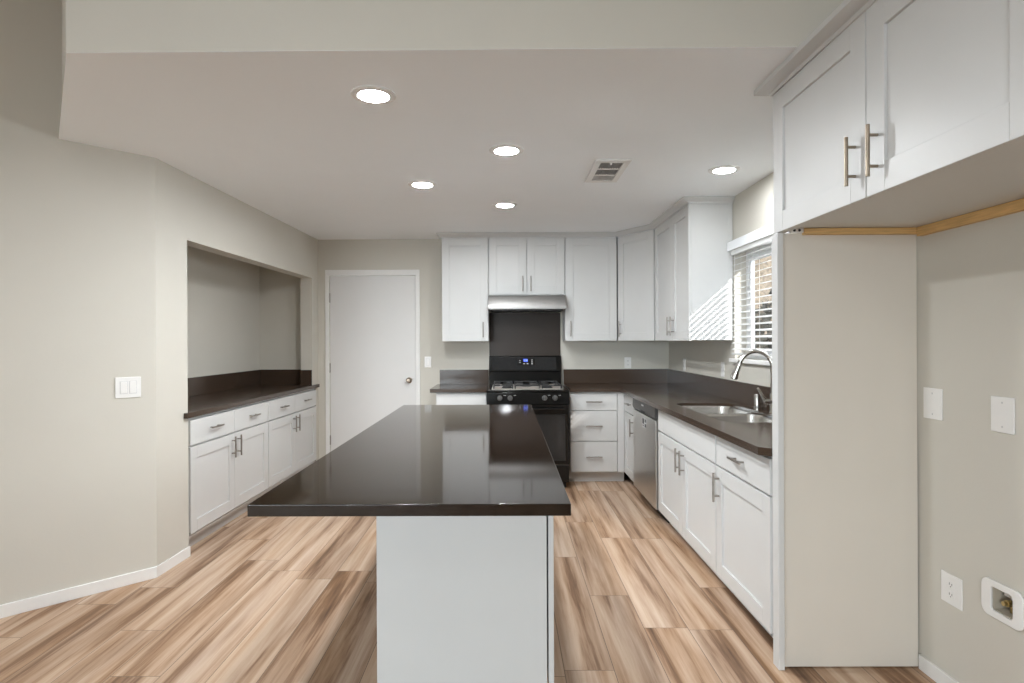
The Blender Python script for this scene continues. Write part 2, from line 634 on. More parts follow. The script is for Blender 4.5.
def shaker(parent, x0, x1, z0, z1, fw=.078, y=-.02, name='door'):
    b = MB()
    b.box(x0, x0+fw, y, 0-.0005, z0, z1)
    b.box(x1-fw, x1, y, 0-.0005, z0, z1)
    b.box(x0+fw, x1-fw, y, 0-.0005, z0, z0+fw)
    b.box(x0+fw, x1-fw, y, 0-.0005, z1-fw, z1)
    b.box(x0+fw-.002, x1-fw+.002, y+.010, -.0015, z0+fw-.002, z1-fw+.002)
    return b.build(name, M['cab'], parent, bevel=.0018)


def slab(parent, x0, x1, z0, z1, y=-.02, name='drawer'):
    return MB().box(x0, x1, y, -.0005, z0, z1).build(name, M['cab'], parent, bevel=.003)


def base_body(t, W, depth, z1=.878, toe=.072, toe_h=.104, floor_=True, toe_m=None):
    b = MB()
    b.box(0, .018, 0, depth, toe_h, z1)
    b.box(W-.018, W, 0, depth, toe_h, z1)
    b.box(.018, W-.018, 0.0, depth, toe_h, toe_h+.018)
    b.box(.018, W-.018, depth-.012, depth, toe_h+.018, z1)
    b.box(.018, W-.018, 0, .018, z1-.035, z1)
    b.box(.018, W-.018, 0, .018, .68, .72)
    b.box(0, .018, toe, depth, 0, toe_h)
    b.box(W-.018, W, toe, depth, 0, toe_h)
    b.build('body', M['cab'], t, bevel=.001)
    MB().box(.018, W-.018, toe, toe+.014, 0, toe_h).build('toe_kick', toe_m or M['cab'], t)


def upper_body(t, W, depth, z0, z1, x0=0.):
    MB().box(x0, W, 0, depth, z0, z1).build('body', M['cab'], t, bevel=.001)


GAP = .0025
HL = .155
# ---- right-hand base run, fronts face -X
RX = 1.155
RDEP = XW-RX-.004
DRZ0, DRZ1 = .705, .862
DOZ0, DOZ1 = .108, .694
ROT_R = -PI/2

t = thing('corner_base_cabinet', 'narrow white base cabinet with drawer and door in the corner left of the dishwasher', 'cabinet', (RX, 5.748, 0), ROT_R)
base_body(t, .466, RDEP)
MB().box(0, .028, -.020, -.0005, .108, .866).build('filler', M['cab'], t, bevel=.001)
d_ = slab(t, .033, .462, DRZ0, DRZ1)
bar_pull(d_, .27, .785, HL, False)
d_ = shaker(t, .033, .462, DOZ0, DOZ1)
bar_pull(d_, .415, .59, HL, True)

t = thing('sink_base_cabinet', 'white two-door base cabinet with blank front panel under the sink', 'cabinet', (RX, 4.466, 0), ROT_R)
W = 1.222
base_body(t, W, RDEP)
slab(t, .006, W-.004, DRZ0, DRZ1, name='false_front')
s_ = .605
d_ = shaker(t, .006, s_-.0015, DOZ0, DOZ1)
bar_pull(d_, s_-.045, .59, HL, True)
d_ = shaker(t, s_+.0015, W-.004, DOZ0, DOZ1)
bar_pull(d_, s_+.045, .59, HL, True)

t = thing('base_cabinet', 'white base cabinet with one drawer over one door beside the refrigerator panel', 'cabinet', (RX, 3.238, 0), ROT_R)
W = .682
base_body(t, W, RDEP)
MB().box(.664, W, -.006, -.0005, .108, .878).build('filler', M['cab'], t, bevel=.001)
d_ = slab(t, .004, .660, DRZ0, DRZ1)
bar_pull(d_, .33, .79, HL, False)
d_ = shaker(t, .004, .660, DOZ0, DOZ1)
bar_pull(d_, .048, .59, HL, True)

# ---- dishwasher
t = thing('dishwasher', 'stainless steel dishwasher with a dark control strip between white base cabinets', 'dishwasher', (RX, 5.272, 0), ROT_R)
W = .795
MB().box(.004, W-.004, .0, RDEP-.02, .10, .868).build('tub', M['blackmatte'], t)
MB().box(.02, W-.02, .06, .08, 0.0, .10).build('toe_kick', M['blackmatte'], t, label='black toe plate')
dd = MB().box(.008, W-.010, -.034, -.0005, .10, .772).build('door', M['steel'], t, bevel=.006, segs=3)
# paper sticker with two dark icons
st = MB().box(.36, .50, -.0347, -.0338, .665, .742).build('sticker', M['ventl'], dd, label='small paper label with dark marks')
mk = MB()
for (a, b_, c_, e_) in ((.368, .425, .694, .736), (.380, .413, .674, .684), (.445, .492, .674, .700), (.445, .492, .712, .736)):
    mk.box(a, b_, -.0352, -.0345, c_, e_)
mk.build('mark', M['blackmatte'], st)
cp = MB().prism([(-.030, .776), (-.040, .80), (-.036, .868), (-.0005, .868), (-.0005, .776)], .006, W-.010,
                lambda a, b, t_: (t_, a, b)).build('control_panel', M['grey_plastic'], t, bevel=.004, label='dark grey control strip')
MB().box(.33, .47, -.0405, -.0385, .784, .800).build('pocket_handle', M['blackmatte'], cp)
MB().box(.34, .42, -.0388, -.0365, .835, .847).build('badge', M['ventl'], cp)

# ---- back wall base cabinets
BY = 5.75
BDEP = D-BY-.004
t = thing('drawer_base_cabinet', 'white three-drawer base cabinet right of the black range', 'cabinet', (.613, BY, 0))
base_body(t, .540-.004, BDEP)
for (a, b_) in ((.704, .866), (.408, .698), (.112, .402)):
    d_ = slab(t, .006, .453, a, b_)
    bar_pull(d_, .23, (a+b_)/2, HL, False)
MB().box(.457, .519, -.020, -.0005, .108, .872).build('filler', M['cab'], t, bevel=.001)

t = thing('base_cabinet', 'small white base cabinet left of the black range behind the island', 'cabinet', (-.672, BY, 0))
base_body(t, .489, BDEP)
slab(t, .006, .484, .704, .866)
d_ = t.children[-1]
bar_pull(d_, .25, .74, HL, False)
d_ = shaker(t, .006, .484, DOZ0, DOZ1)
bar_pull(d_, .440, .59, HL, True)

# ---- niche base cabinets, fronts face +X
ROT_N = PI/2 - (PI/2 - T_ANG)
for i, (Y0, lab) in enumerate(((3.836, 'white niche base cabinet nearer the camera, two drawers over two doors'),
                               (5.050, 'white niche base cabinet at the far end near the door, two drawers over two doors'))):
    Wn = 1.210
    base = LW(Y0, -.012)
    t = thing('niche_base_cabinet', lab, 'cabinet', base, ROT_N, 'base cabinets under the niche counter')
    base_body(t, Wn, .565, z1=.882)
    h = Wn/2
    for a, b_ in ((.004, h-.0015), (h+.0015, Wn-.004)):
        d_ = slab(t, a, b_, .705, .868)
        bar_pull(d_, (a+b_)/2, .79, HL, False)
    d_ = shaker(t, .004, h-.0015, .135, .694)
    bar_pull(d_, h-.045, .60, HL, True)
    d_ = shaker(t, h+.0015, Wn-.004, .135, .694)
    bar_pull(d_, h+.045, .60, HL, True)

# ---- upper cabinets on the back wall
UY = 6.04
UD = D-UY-.003
UZ0, UZ1 = 1.372, 2.412
t = thing('wall_cabinet', 'tall white single-door wall cabinet left of the range hood', 'cabinet', (-.640, UY, 0))
upper_body(t, .470, UD, UZ0, UZ1)
d_ = shaker(t, .002, .466, UZ0-.004, UZ1-.004)
bar_pull(d_, .416, 1.485, HL, True)
t = thing('hood_wall_cabinet', 'short white two-door wall cabinet above the steel range hood', 'cabinet', (-.168, UY, 0))
upper_body(t, .768, UD, 1.822, UZ1)
d_ = shaker(t, .006, .3815, 1.836, UZ1-.004)
bar_pull(d_, .343, 1.945, HL, True)
d_ = shaker(t, .3885, .764, 1.836, UZ1-.004)
bar_pull(d_, .425, 1.945, HL, True)
t = thing('wall_cabinet', 'wide white single-door wall cabinet right of the range hood', 'cabinet', (.602, UY, 0))
upper_body(t, .523, UD, UZ0, UZ1)
d_ = shaker(t, .008, .520, UZ0-.004, UZ1-.004)
bar_pull(d_, .052, 1.49, HL, True)
# diagonal corner cabinet
cA, cB = Vector((1.127, 6.02, 0)), Vector((1.394, 5.585, 0))
dv_ = (cB-cA)
Wd = dv_.length
ang = math.atan2(dv_.y, dv_.x)
nb = Vector((math.cos(ang+PI/2), math.sin(ang+PI/2), 0))
org = cA + nb*.02
t = thing('corner_wall_cabinet', 'white wall cabinet with a door set diagonally across the corner', 'cabinet', org, ang)


def to_loc(x, y):
    v = Vector((x, y, 0)) - org
    u_ = Vector((math.cos(ang), math.sin(ang), 0))
    return (v.dot(u_), v.dot(nb))


pts = [to_loc(*q) for q in ((1.1275, D-.003), (XW-.003, D-.003), (XW-.003, 5.582), (1.4175, 5.582))]
pts = [(0.004, 0.0), *pts, (Wd-.004, 0.0)]
MB().prism(pts, UZ0, UZ1, XY).build('body', M['cab'], t)
d_ = shaker(t, .010, Wd-.012, UZ0-.004, UZ1-.004)
bar_pull(d_, .055, 1.485, HL, True)
# right run of uppers
UX = 1.414
t = thing('wall_cabinet', 'white two-door wall cabinet on the right wall beside the window', 'cabinet', (UX, 5.578, 0), ROT_R)
W = 5.578-4.547
upper_body(t, W, XW-UX-.003, UZ0, UZ1)
sm_ = 5.578-5.0
d_ = shaker(t, .010, sm_-.002, UZ0-.004, UZ1-.004)
bar_pull(d_, sm_-.05, 1.49, HL, True)
d_ = shaker(t, sm_+.002, W, UZ0-.004, UZ1-.004)
bar_pull(d_, sm_+.05, 1.49, HL, True)
MB().box(W, W+.004, .285, .313, UZ0, UZ1).build('scribe_strip', M['cab'], t)


def crown(name, label, path, z0, z1, out, group, tip=.008):
    """moulding swept along a plan path (outside on the right of travel)"""
    prof = [(0.0, z0), (.006, z0), (.010, z0+.012), (out*.55, z0+(z1-tip-z0)*.5), (out-.004, z1-tip-.002), (out, z1-tip), (out, z1), (0.0, z1)]
    P = [Vector((x, y, 0)) for x, y in path]
    rings = []
    for i, p in enumerate(P):
        d0 = (P[i]-P[i-1]).normalized() if i else None
        d1 = (P[i+1]-P[i]).normalized() if i < len(P)-1 else None
        n0 = Vector((d0.y, -d0.x, 0)) if d0 else None
        n1 = Vector((d1.y, -d1.x, 0)) if d1 else None
        if n0 is None:
            n = n1
        elif n1 is None:
            n = n0
        else:
            n = (n0+n1)
            n = n/ (n.dot(n0))
        rings.append([(p + n*o + Vector((0, 0, z))) for o, z in prof])
    return tag(MB().loft(rings).build(name, M['cab']), label, 'crown molding', group)


crown('crown_molding', 'white crown molding running over the kitchen wall cabinets', [(-.640, D-.003), (-.640, UY-.02), (1.127, UY-.02), (1.394, 5.585), (1.394, 4.545), (XW-.003, 4.545)],
      2.4095, 2.4535, .050, 'cabinet crown moldings')

# ---- refrigerator alcove
PY0, PY1 = 2.491, 2.546
t = thing('refrigerator_end_panel', 'tall off-white end panel standing between the base cabinets and the refrigerator alcove', 'panel', (1.145, 2.52, 0))
MB().box(1.158-1.145, XW-.008-1.145, -.006, .014, .004, 1.822).build('panel', M['endpanel'], t)
MB().box(1.132-1.145, 1.157-1.145, PY0-2.52, PY1-2.52, 0, 1.822).build('stile', M['cab'], t, bevel=.002)
for z in (.55, .97, 1.09, 1.69, 1.72):
    MB().lathe([(0, 0), (.0035, 0), (.0035, .0008), (0, .0009)], (1.1625-1.145, -.006, z), (0, -1, 0), 10).build('screw_hole', M['plate_slot'], t)

t = thing('refrigerator_wall_cabinet', 'large white two-door wall cabinet over the empty refrigerator alcove', 'cabinet', (RX, 2.534, 0), ROT_R)
W = 1.275
upper_body(t, W, XW-RX-.003, 1.842, 2.408)
MB().box(0, W, -.0, .02, 1.824, 1.8415).build('bottom_rail', M['cab'], t)
sm_ = 2.534-1.884
d_ = shaker(t, .002, sm_-.003, 1.823, 2.4085, fw=.082)
bar_pull(d_, sm_-.056, 1.952, .158, True, m=M['bronze'])
d_ = shaker(t, sm_+.003, W-.003, 1.823, 2.4085, fw=.088)
bar_pull(d_, sm_+.059, 1.952, .158, True, m=M['bronze'])
crown('crown_molding', 'white crown molding on top of the cabinet over the refrigerator alcove', [(XW-.003, 2.536), (1.135, 2.536), (1.135, 1.255), (XW-.003, 1.255)][::1],
      2.4095, 2.4535, .056, 'cabinet crown moldings', tip=.022)

tag(MB().box(1.245, XW-.002, 2.490, 2.5125, 1.814, 1.8405).build('wood_cleat', M['pine'], bevel=.001),
    'raw yellow pine cleat along the top of the end panel', 'wood strip', 'pine cleats in the refrigerator alcove')
tag(MB().box(1.708, XW-.001, 1.27, 2.4885, 1.803, 1.8405).build('wood_cleat', M['pine'], bevel=.001),
    'raw yellow pine cleat along the right wall under the refrigerator cabinet', 'wood strip', 'pine cleats in the refrigerator alcove')
br = MB().box(1.19, 1.243, 2.494, 2.5125, 1.822, 1.8405).build('bracket', M['plate'], bevel=.001)
tag(br, 'tiny white bracket with two screws at the end of the wood cleat', 'bracket')
sb = MB()
for x in (1.205, 1.226):
    sb.lathe([(0, 0), (.006, 0), (.005, .002), (0, .0025)], (x, 2.494, 1.832), (0, -1, 0), 12)
sb.build('screw', M['blackmatte'], br)

# ------------------------------------------------------------------ worktops
CT = .0355
EDGE = 1.088
BKY = 5.70
# sink bowl outlines (X, Y)
SB = [(1.222, 1.628, 3.905, 4.375), (1.222, 1.628, 3.335, 3.865)]
t = thing('countertop', 'dark brown quartz worktop running around the corner with the sink cut into it', 'countertop', (1.4, 5.0, .8785))


def shift(fn, o):
    return lambda a, b, c: tuple(Vector(fn(a, b, c)) - Vector(o))


O_ = (1.4, 5.0, .8785)
outer = [(.6125, BKY), (EDGE-.002, BKY), (EDGE, BKY-.002), (EDGE, 2.585), (1.128, 2.549), (XW-.002, 2.549), (XW-.002, D-.002), (.6125, D-.002)]
holes = [rrect(a+.004, b-.004, c+.004, d-.004, .075 if i == 0 else .07) for i, (a, b, c, d) in enumerate(SB)]
# one opening around both bowls
hole = rrect(1.226, 1.624, 3.339, 4.371, .09, 8)
MB().prism(outer, .894, ZC, shift(XY, O_), holes=[hole]).build('slab', M['quartz'], t, bevel=.002)
MB().prism([(.6125, BKY), (EDGE, BKY), (EDGE, 2.585), (1.128, 2.549), (1.17, 2.549), (1.125, 2.60), (1.125, BKY+.035), (.6125, BKY+.035)],
           .8785, .8939, shift(XY, O_)).build('edge_strip', M['quartz'], t, bevel=.001)
b = MB()
b.box(.6125-O_[0], XW-.002-O_[0], D-.022-O_[1], D-.0025-O_[1], ZC+.0005-O_[2], 1.066-O_[2])
b.build('backsplash', M['quartz'], t, bevel=.0015)
MB().box(XW-.022-O_[0], XW-.0025-O_[0], 2.552-O_[1], D-.0225-O_[1], ZC+.0005-O_[2], 1.066-O_[2]).build('backsplash', M['quartz'], t, bevel=.0015)

t = thing('countertop', 'short dark brown quartz worktop left of the black range', 'countertop', (-.45, 6.0, .8785))
O_ = (-.45, 6.0, .8785)
MB().box(-.725-O_[0], -.1805-O_[0], BKY-O_[1], D-.002-O_[1], 0, CT).build('slab', M['quartz'], t, bevel=.002)
MB().box(-.698-O_[0], -.1805-O_[0], D-.022-O_[1], D-.0025-O_[1], CT+.0005, 1.066-O_[2]).build('backsplash', M['quartz'], t, bevel=.0015)

NZ0, NZ1 = .8905, .924
t = thing('niche_countertop', 'dark brown quartz worktop set into the wall niche on the left', 'countertop', LW(5.0, -.3, NZ0))
loc_n = LW(5.0, -.3, NZ0)


def LFn(a, b, c):
    return tuple(LW(a, c, b) - loc_n)


MB().prism([(3.772, .026), (6.312, .026), (6.312, .0015), (6.161, .0015), (6.161, -.122), (6.280, -.122), (6.280, -.598), (3.693, -.598), (3.693, -.122), (3.824, -.122), (3.824, .0015), (3.772, .0015)],
           NZ0, NZ1, lambda a, b, c: tuple(LW(a, b, c)-loc_n)).build('slab', M['quartz'], t, bevel=.002)
for (a0, a1, o0, o1) in ((3.70, 6.262, -.598, -.580), (6.263, 6.281, -.598, -.123), (6.143, 6.161, -.118, -.003), (3.824, 3.842, -.118, -.003)):
    MB().prism([(a0, o0), (a1, o0), (a1, o1), (a0, o1)], NZ1+.0005, 1.079, lambda a, b, c: tuple(LW(a, b, c)-loc_n)).build('backsplash', M['quartz'], t, bevel=.0012)

# ------------------------------------------------------------------ island
t = thing('island_cabinet', 'white kitchen island base with a plain end panel facing the camera', 'kitchen island', (-.16, 3.2, 0))
O_ = Vector((-.16, 3.2, 0))
IX0, IX1, IY0, IY1 = -.478, .146, 2.195, 4.27
b = MB()
b.box(IX0+.014-O_.x, IX1-O_.x, .018+IY0-O_.y, IY1-.018-O_.y, .10, .868)
b.box(IX0+.014-O_.x, IX1-.07-O_.x, .018+IY0-O_.y, IY1-.018-O_.y, .0, .10)
b.build('body', M['cab'], t)
MB().prism([(IX0, 0), (IX1-.062, 0), (IX1-.062, .10), (IX1+.002, .10), (IX1+.002, .868), (IX0, .868)], IY0, IY0+.0175,
           shift(XZ, O_)).build('end_panel', M['cab'], t, bevel=.0012)
MB().prism([(IX0, 0), (IX1-.062, 0), (IX1-.062, .10), (IX1+.002, .10), (IX1+.002, .868), (IX0, .868)], IY1-.0175, IY1,
           shift(XZ, O_)).build('end_panel', M['cab'], t, bevel=.0012)
MB().box(IX0-O_.x, IX0+.0135-O_.x, IY0+.018-O_.y, IY1-.018-O_.y, 0, .868).build('back_panel', M['cab'], t)
# doors on the range side: a small frame turned to face +X
for k in range(4):
    y0 = IY0 + .004 + k*(IY1-IY0-.008)/4
    y1 = IY0 + .004 + (k+1)*(IY1-IY0-.008)/4 - .003
    b = MB()
    x0, x1 = IX1+.008-O_.x, IX1+.028-O_.x
    fw, z0, z1 = .078, .112, .858
    ya, yb = y0-O_.y, y1-O_.y
    b.box(x0, x1, ya, ya+fw, z0, z1)
    b.box(x0, x1, yb-fw, yb, z0, z1)
    b.box(x0, x1, ya+fw, yb-fw, z0, z0+fw)
    b.box(x0, x1, ya+fw, yb-fw, z1-fw, z1)
    b.box(x0, x1-.010, ya+fw-.002, yb-fw+.002, z0+fw-.002, z1-fw+.002)
    dd = b.build('door', M['cab'], t, bevel=.0015)
    yy = (yb-.045) if k % 2 == 0 else (ya+.045)
    hb = MB()
    hb.tube([(x1+.03, yy, .68), (x1+.03, yy, .835)], .006, 12)
    for z in (.71, .805):
        hb.tube([(x1, yy, z), (x1+.03, yy, z)], .0048, 10)
    hb.build('handle', M['nickel'], dd, label='brushed steel bar pull')
tag(MB().box(-.738, .1845, 1.697, 4.309, .8795, ZC).build('island_countertop', M['island_quartz'], bevel=.0025, segs=3),
    'large glossy grey-brown quartz slab on the white island', 'countertop')
# hidden supports are part of the island base
b = MB()
for x in (IX0, IX1-.04):
    b.box(x-O_.x, x+.04-O_.x, IY0-O_.y-.0, IY1-O_.y, .868, .879)
b.build('top_rail', M['cab'], t)

# ------------------------------------------------------------------ range hood, splash panel, range
t = thing('range_hood', 'stainless steel under-cabinet range hood over the black range', 'range hood', (.212, 6.1, 1.68))
O_ = Vector((.212, 6.1, 1.68))
HX0, HX1 = -.172, .598


def hood_fn(a, b, c):
    return (c-O_.x, a-O_.y, b-O_.z)


MB().prism([(5.865, 1.682), (5.865, 1.722), (5.925, 1.8205), (D-.004, 1.8205), (D-.004, 1.682)], HX0+.0, HX1-.0, hood_fn).build('shell', M['steel_h'], t, bevel=.002)
MB().box(HX0+.03-O_.x, HX1-.03-O_.x, 5.90-O_.y, D-.03-O_.y, -.010, .0015).build('underside', M['blackmatte'], t, label='dark filter underside')
for x in (-.02, .13, .28, .43):
    MB().box(x-.03-O_.x, x+.03-O_.x, 5.898-O_.y, 5.93-O_.y, -.014, -.0105).build('switch', M['grey_plastic'], t)
tag(MB().box(-.172, .582, D-.012, D-.002, 1.02, 1.668).build('range_splash_panel', M['splash'], bevel=.001),
    'dark brown backsplash panel on the wall between range and hood', 'backsplash')

RX0, RX1 = -.177, .586
RF = 5.52
t = thing('gas_range', 'black freestanding gas range with a blue clock display under the hood', 'stove', (.2045, 5.95, 0))
O_ = Vector((.2045, 5.95, 0))


def rb(b, x0, x1, y0, y1, z0, z1):
    return b.box(x0-O_.x, x1-O_.x, y0-O_.y, y1-O_.y, z0, z1)


rb(MB(), RX0, RX1, RF+.025, D-.03, .055, .895).build('body', M['black'], t, bevel=.003)
for x, y in ((RX0+.04, RF+.08), (RX1-.04, RF+.08), (RX0+.04, D-.08), (RX1-.04, D-.08)):
    MB().lathe([(0, 0), (.018, 0), (.018, .055), (0, .055)], (x-O_.x, y-O_.y, 0), seg=12).build('foot', M['blackmatte'], t)
# cooktop
ct = rb(MB(), RX0-.002, RX1+.002, RF+.004, 6.265, .8955, .916).build('cooktop', M['black'], t, bevel=.004)
rb(MB(), RX0+.045, RX1-.045, RF+.075, 6.225, .9165, .921).build('burner_pan', M['cooktop'], ct, bevel=.002, label='pale steel burner pan')
burn = [(RX0+.19, RF+.19), (RX1-.19, RF+.19), (RX0+.19, 6.12), (RX1-.19, 6.12), (.2045, (RF+.19+6.12)/2)]
for x, y in burn:
    MB().lathe([(.052, 0), (.052, .008), (.042, .012), (.042, .018), (.034, .022), (0, .023)], (x-O_.x, y-O_.y, .921), seg=24).build('burner', M['iron'], t)
GZ = .955
for gx0, gx1 in ((RX0+.06, .070), (.085, .325), (.340, RX1-.06)):
    b = MB()
    ya, yb = RF+.085, 6.215
    for x in (gx0, gx1-.010):
        rb(b, x, x+.010, ya, yb, GZ-.010, GZ)
    for y in (ya, yb-.010):
        rb(b, gx0+.010, gx1-.010, y, y+.010, GZ-.010, GZ)
    cxm = (gx0+gx1)/2
    for y in (RF+.19, (ya+yb)/2, 6.12):
        rb(b, gx0+.010, cxm-.03, y-.005, y+.005, GZ-.010, GZ)
        rb(b, cxm+.03, gx1-.010, y-.005, y+.005, GZ-.010, GZ)
    for x, y in ((gx0+.005, ya+.005), (gx1-.005, ya+.005), (gx0+.005, yb-.005), (gx1-.005, yb-.005)):
        rb(b, x-.006, x+.006, y-.006, y+.006, .9212, GZ-.010)
    b.build('grate', M['iron'], t)
# front control panel, slightly tilted
MB().prism([(RF-.004, .785), (RF+.006, .892), (RF+.024, .892), (RF+.024, .785)], RX0, RX1, lambda a, b, c: (c-O_.x, a-O_.y, b)).build('control_panel', M['black'], t, bevel=.003)
for x in (-.055, .041, .359, .456):
    k = MB().lathe([(.026, 0), (.026, .006), (.022, .010), (.020, .026), (.017, .030), (0, .030)], (x-O_.x, RF+.002-O_.y, .842), (0, -1, .08), 20)
    k.box(x-.004-O_.x, x+.004-O_.x, RF-.034-O_.y, RF-.026-O_.y, .824, .860)
    k.build('knob', M['knob'], t, label='grey burner knob')
for x in (-.055, .041, .359, .456):
    MB().box(x+.032-O_.x, x+.055-O_.x, RF+.0020-O_.y, RF+.0034-O_.y, .866, .869).build('marking', M['ventl'], t)
# oven door
od = rb(MB(), RX0+.003, RX1-.003, RF, RF+.0245, .228, .778).build('oven_door', M['black'], t, bevel=.004)
rb(MB(), RX0+.05, RX1-.035, RF-.0015, RF+.0005, .262, .690).build('oven_window', M['blackglass'], od, bevel=.001)
b = MB()
b.tube([(RX0+.05-O_.x, RF-.045-O_.y, .742), (RX1-.05-O_.x, RF-.045-O_.y, .742)], .013, 14)
for x in (RX0+.08, RX1-.08):
    b.tube([(x-O_.x, RF-O_.y, .742), (x-O_.x, RF-.045-O_.y, .742)], .010, 10)
b.build('handle', M['black'], od)
rb(MB(), RX0+.003, RX1-.003, RF, RF+.0245, .062, .218).build('drawer', M['black'], t, bevel=.005)
rb(MB(), RX0+.006, RX1-.006, RF+.004, RF+.024, .2185, .2275).build('drawer_trim', M['grey_plastic'], t)
# backguard
bg = MB().prism([(6.262, .9165), (6.275, 1.045), (6.262, 1.052), (6.285, 1.205), (6.30, 1.213), (D-.014, 1.213), (D-.014, .9165)], RX0+.004, RX1-.004,
                lambda a, b, c: (c-O_.x, a-O_.y, b)).build('backguard', M['black'], t, bevel=.003)
sl = (6.285-6.262)/(1.205-1.052)


def bgp(b, x0, x1, z0, z1, d0, d1):
    P = []
    for dd_ in (d0, d1):
        for (x, z) in ((x0, z0), (x1, z0), (x1, z1), (x0, z1)):
            P.append((x-O_.x, 6.262+sl*(z-1.052)-dd_-O_.y, z))
    b.loft([P[:4], P[4:]])
    return b


bgp(MB(), RX0+.035, RX1-.055, 1.066, 1.198, -.0005, .002).build('panel_face', M['blackglass'], bg)
bgp(MB(), .125, .305, 1.115, 1.185, .002, .004).build('display_bezel', M['black'], bg)
cl = bgp(MB(), .187, .232, 1.150, 1.180, .004, .005).build('clock_display', M['clock'], bg, label='blue lit clock display')
b = MB()
for x in (.193, .203, .215, .224):
    bgp(b, x, x+.0016, 1.157, 1.173, .005, .0055)
    bgp(b, x+.0045, x+.006, 1.157, 1.173, .005, .0055)
    bgp(b, x, x+.006, 1.171, 1.173, .005, .0055)
    bgp(b, x, x+.006, 1.157, 1.159, .005, .0055)
b.build('digit', M['digit'], cl)
for (x, z, w_, h_) in ((.185, 1.127, .018, .006), (.222, 1.127, .018, .006), (.272, 1.125, .012, .008), (.272, 1.145, .012, .008),
                       (.272, 1.165, .012, .008), (.145, 1.14, .010, .006), (.145, 1.16, .010, .006)):
    bgp(MB(), x, x+w_, z, z+h_, .004, .0048).build('touch_key', M['ventl'], bg)

# ------------------------------------------------------------------ sink and faucet
t = thing('kitchen_sink', 'undermount double-bowl stainless sink in the dark worktop under the window', 'sink', (1.44, 3.85, .70))
O_ = Vector((1.44, 3.85, .70))
b = MB()
fl = rrect(1.210, 1.640, 3.322, 4.388, .09, 8)
h1 = rrect(*SB[0], .08, 6)
h2 = rrect(*SB[1], .075, 6)
b.prism(fl, .8895, .8935, shift(XY, O_), holes=[h1, h2]).build('rim', M['sink'], t)
for (a, b_, c_, d__), r in zip(SB, (.08, .075)):
    rings = []
    for ins, z in ((0, .8933), (.004, .875), (.010, .74), (.030, .705), (.07, .697), (.12, .694)):
        rr = max(.02, r-ins*.5)
        rings.append([(x-O_.x, y-O_.y, z-O_.z) for x, y in rrect(a+ins, b_-ins, c_+ins, d__-ins, rr, 6)])
    bw = MB().loft(rings, cap0=False, cap1=True).build('bowl', M['sink'], t)
    s = bw.modifiers.new('solid', 'SOLIDIFY')
    s.thickness = .0012
    s.offset = 1
    cx_, cy_ = (a+b_)/2+.05, (c_+d__)/2
    MB().lathe([(0, .0), (.02, 0), (.024, .004), (.043, .005), (.045, .0), (.02, -.0)], (cx_-O_.x, cy_-O_.y, .6955-O_.z), seg=24).build('drain', M['chrome'], t)

t = thing('kitchen_faucet', 'satin steel gooseneck pull-down faucet arching over the sink', 'faucet', (1.670, 3.74, ZC))
MB().lathe([(0, 0), (.0245, 0), (.0245, .006), (.021, .012), (.021, .11), (.017, .125), (0, .126)], (0, 0, .0006), seg=24).build('base', M['chrome'], t)
pts = [(0, 0, .12), (0, 0, .20), (0, 0, .29)]
R_ = .094
for k in range(1, 15):
    a = PI*k/14*.93
    pts.append((-R_+R_*math.cos(a), .004*k, .29+R_*1.06*math.sin(a)))
MB().tube(pts, .0150, 14).build('spout', M['chrome'], t)
e0, e1 = Vector(pts[-2]), Vector(pts[-1])
dr_ = (e1-e0).normalized()
q0 = e1
hd = MB().tube([q0, q0+dr_*.02, q0+dr_*.05, q0+dr_*.10], [.0160, .0185, .0185, .0255], 16)
hd.build('spray_head', M['chrome'], t)
MB().tube([q0+dr_*.1001, q0+dr_*.106], [.021, .019], 16).build('nozzle', M['blackmatte'], t)
hn = MB().tube([(-.014, 0, .074), (-.056, 0, .074)], .0185, 16)
hn.tube([(-.044, 0, .076), (-.060, 0, .098), (-.078, 0, .128), (-.096, 0, .158)], [.0135, .0105, .0085, .0070], 12)
hn.build('handle', M['chrome'], t, label='side lever')

tag(MB().lathe([(0, 0), (.024, 0), (.024, .004), (.0195, .008), (.0195, .092), (.017, .099), (0, .100)], (0, 0, 0), seg=24).build('air_gap_cap', M['chrome']),
    'short chrome air gap cap standing left of the faucet', 'air gap')
bpy.data.objects['air_gap_cap'].location = (1.668, 3.975, ZC+.0006)

# ------------------------------------------------------------------ window over the sink
wf = MB().prism([(WY0, WZ0), (WY1, WZ0), (WY1, WZ1), (WY0, WZ1)], XW+.085, XW+.135, YZ,
                holes=[[(WY0+.04, WZ0+.04), (3.595, WZ0+.04), (3.595, WZ1-.04), (WY0+.04, WZ1-.04)],
                       [(3.645, WZ0+.04), (WY1-.04, WZ0+.04), (WY1-.04, WZ1-.04), (3.645, WZ1-.04)]])
win = struct(wf.build('window_1', M['vinyl'], bevel=.002), 'white vinyl sliding window over the sink', 'window')
SA0, SA1 = 3.65, WY1-.042
sash = MB().prism([(SA0, WZ0+.042), (SA1, WZ0+.042), (SA1, WZ1-.042), (SA0, WZ1-.042)], XW+.092, XW+.118, YZ,
                  holes=[[(SA0+.03, WZ0+.075), (SA1-.03, WZ0+.075), (SA1-.03, WZ1-.075), (SA0+.03, WZ1-.075)]]).build('sash', M['vinyl'], win)
MB().box(XW+.103, XW+.107, SA0+.03, SA1-.03, WZ0+.075, WZ1-.075).build('pane', M['glass'], win)
MB().box(XW+.112, XW+.116, WY0+.04, 3.595, WZ0+.04, WZ1-.04).build('pane', M['glass'], win)
struct(MB().box(XW-.040, XW+.084, WY0-.02, WY1+.02, WZ0-.028, WZ0-.0005).build('trim_1', M['trim'], bevel=.003), 'white window stool under the blind', 'window sill')

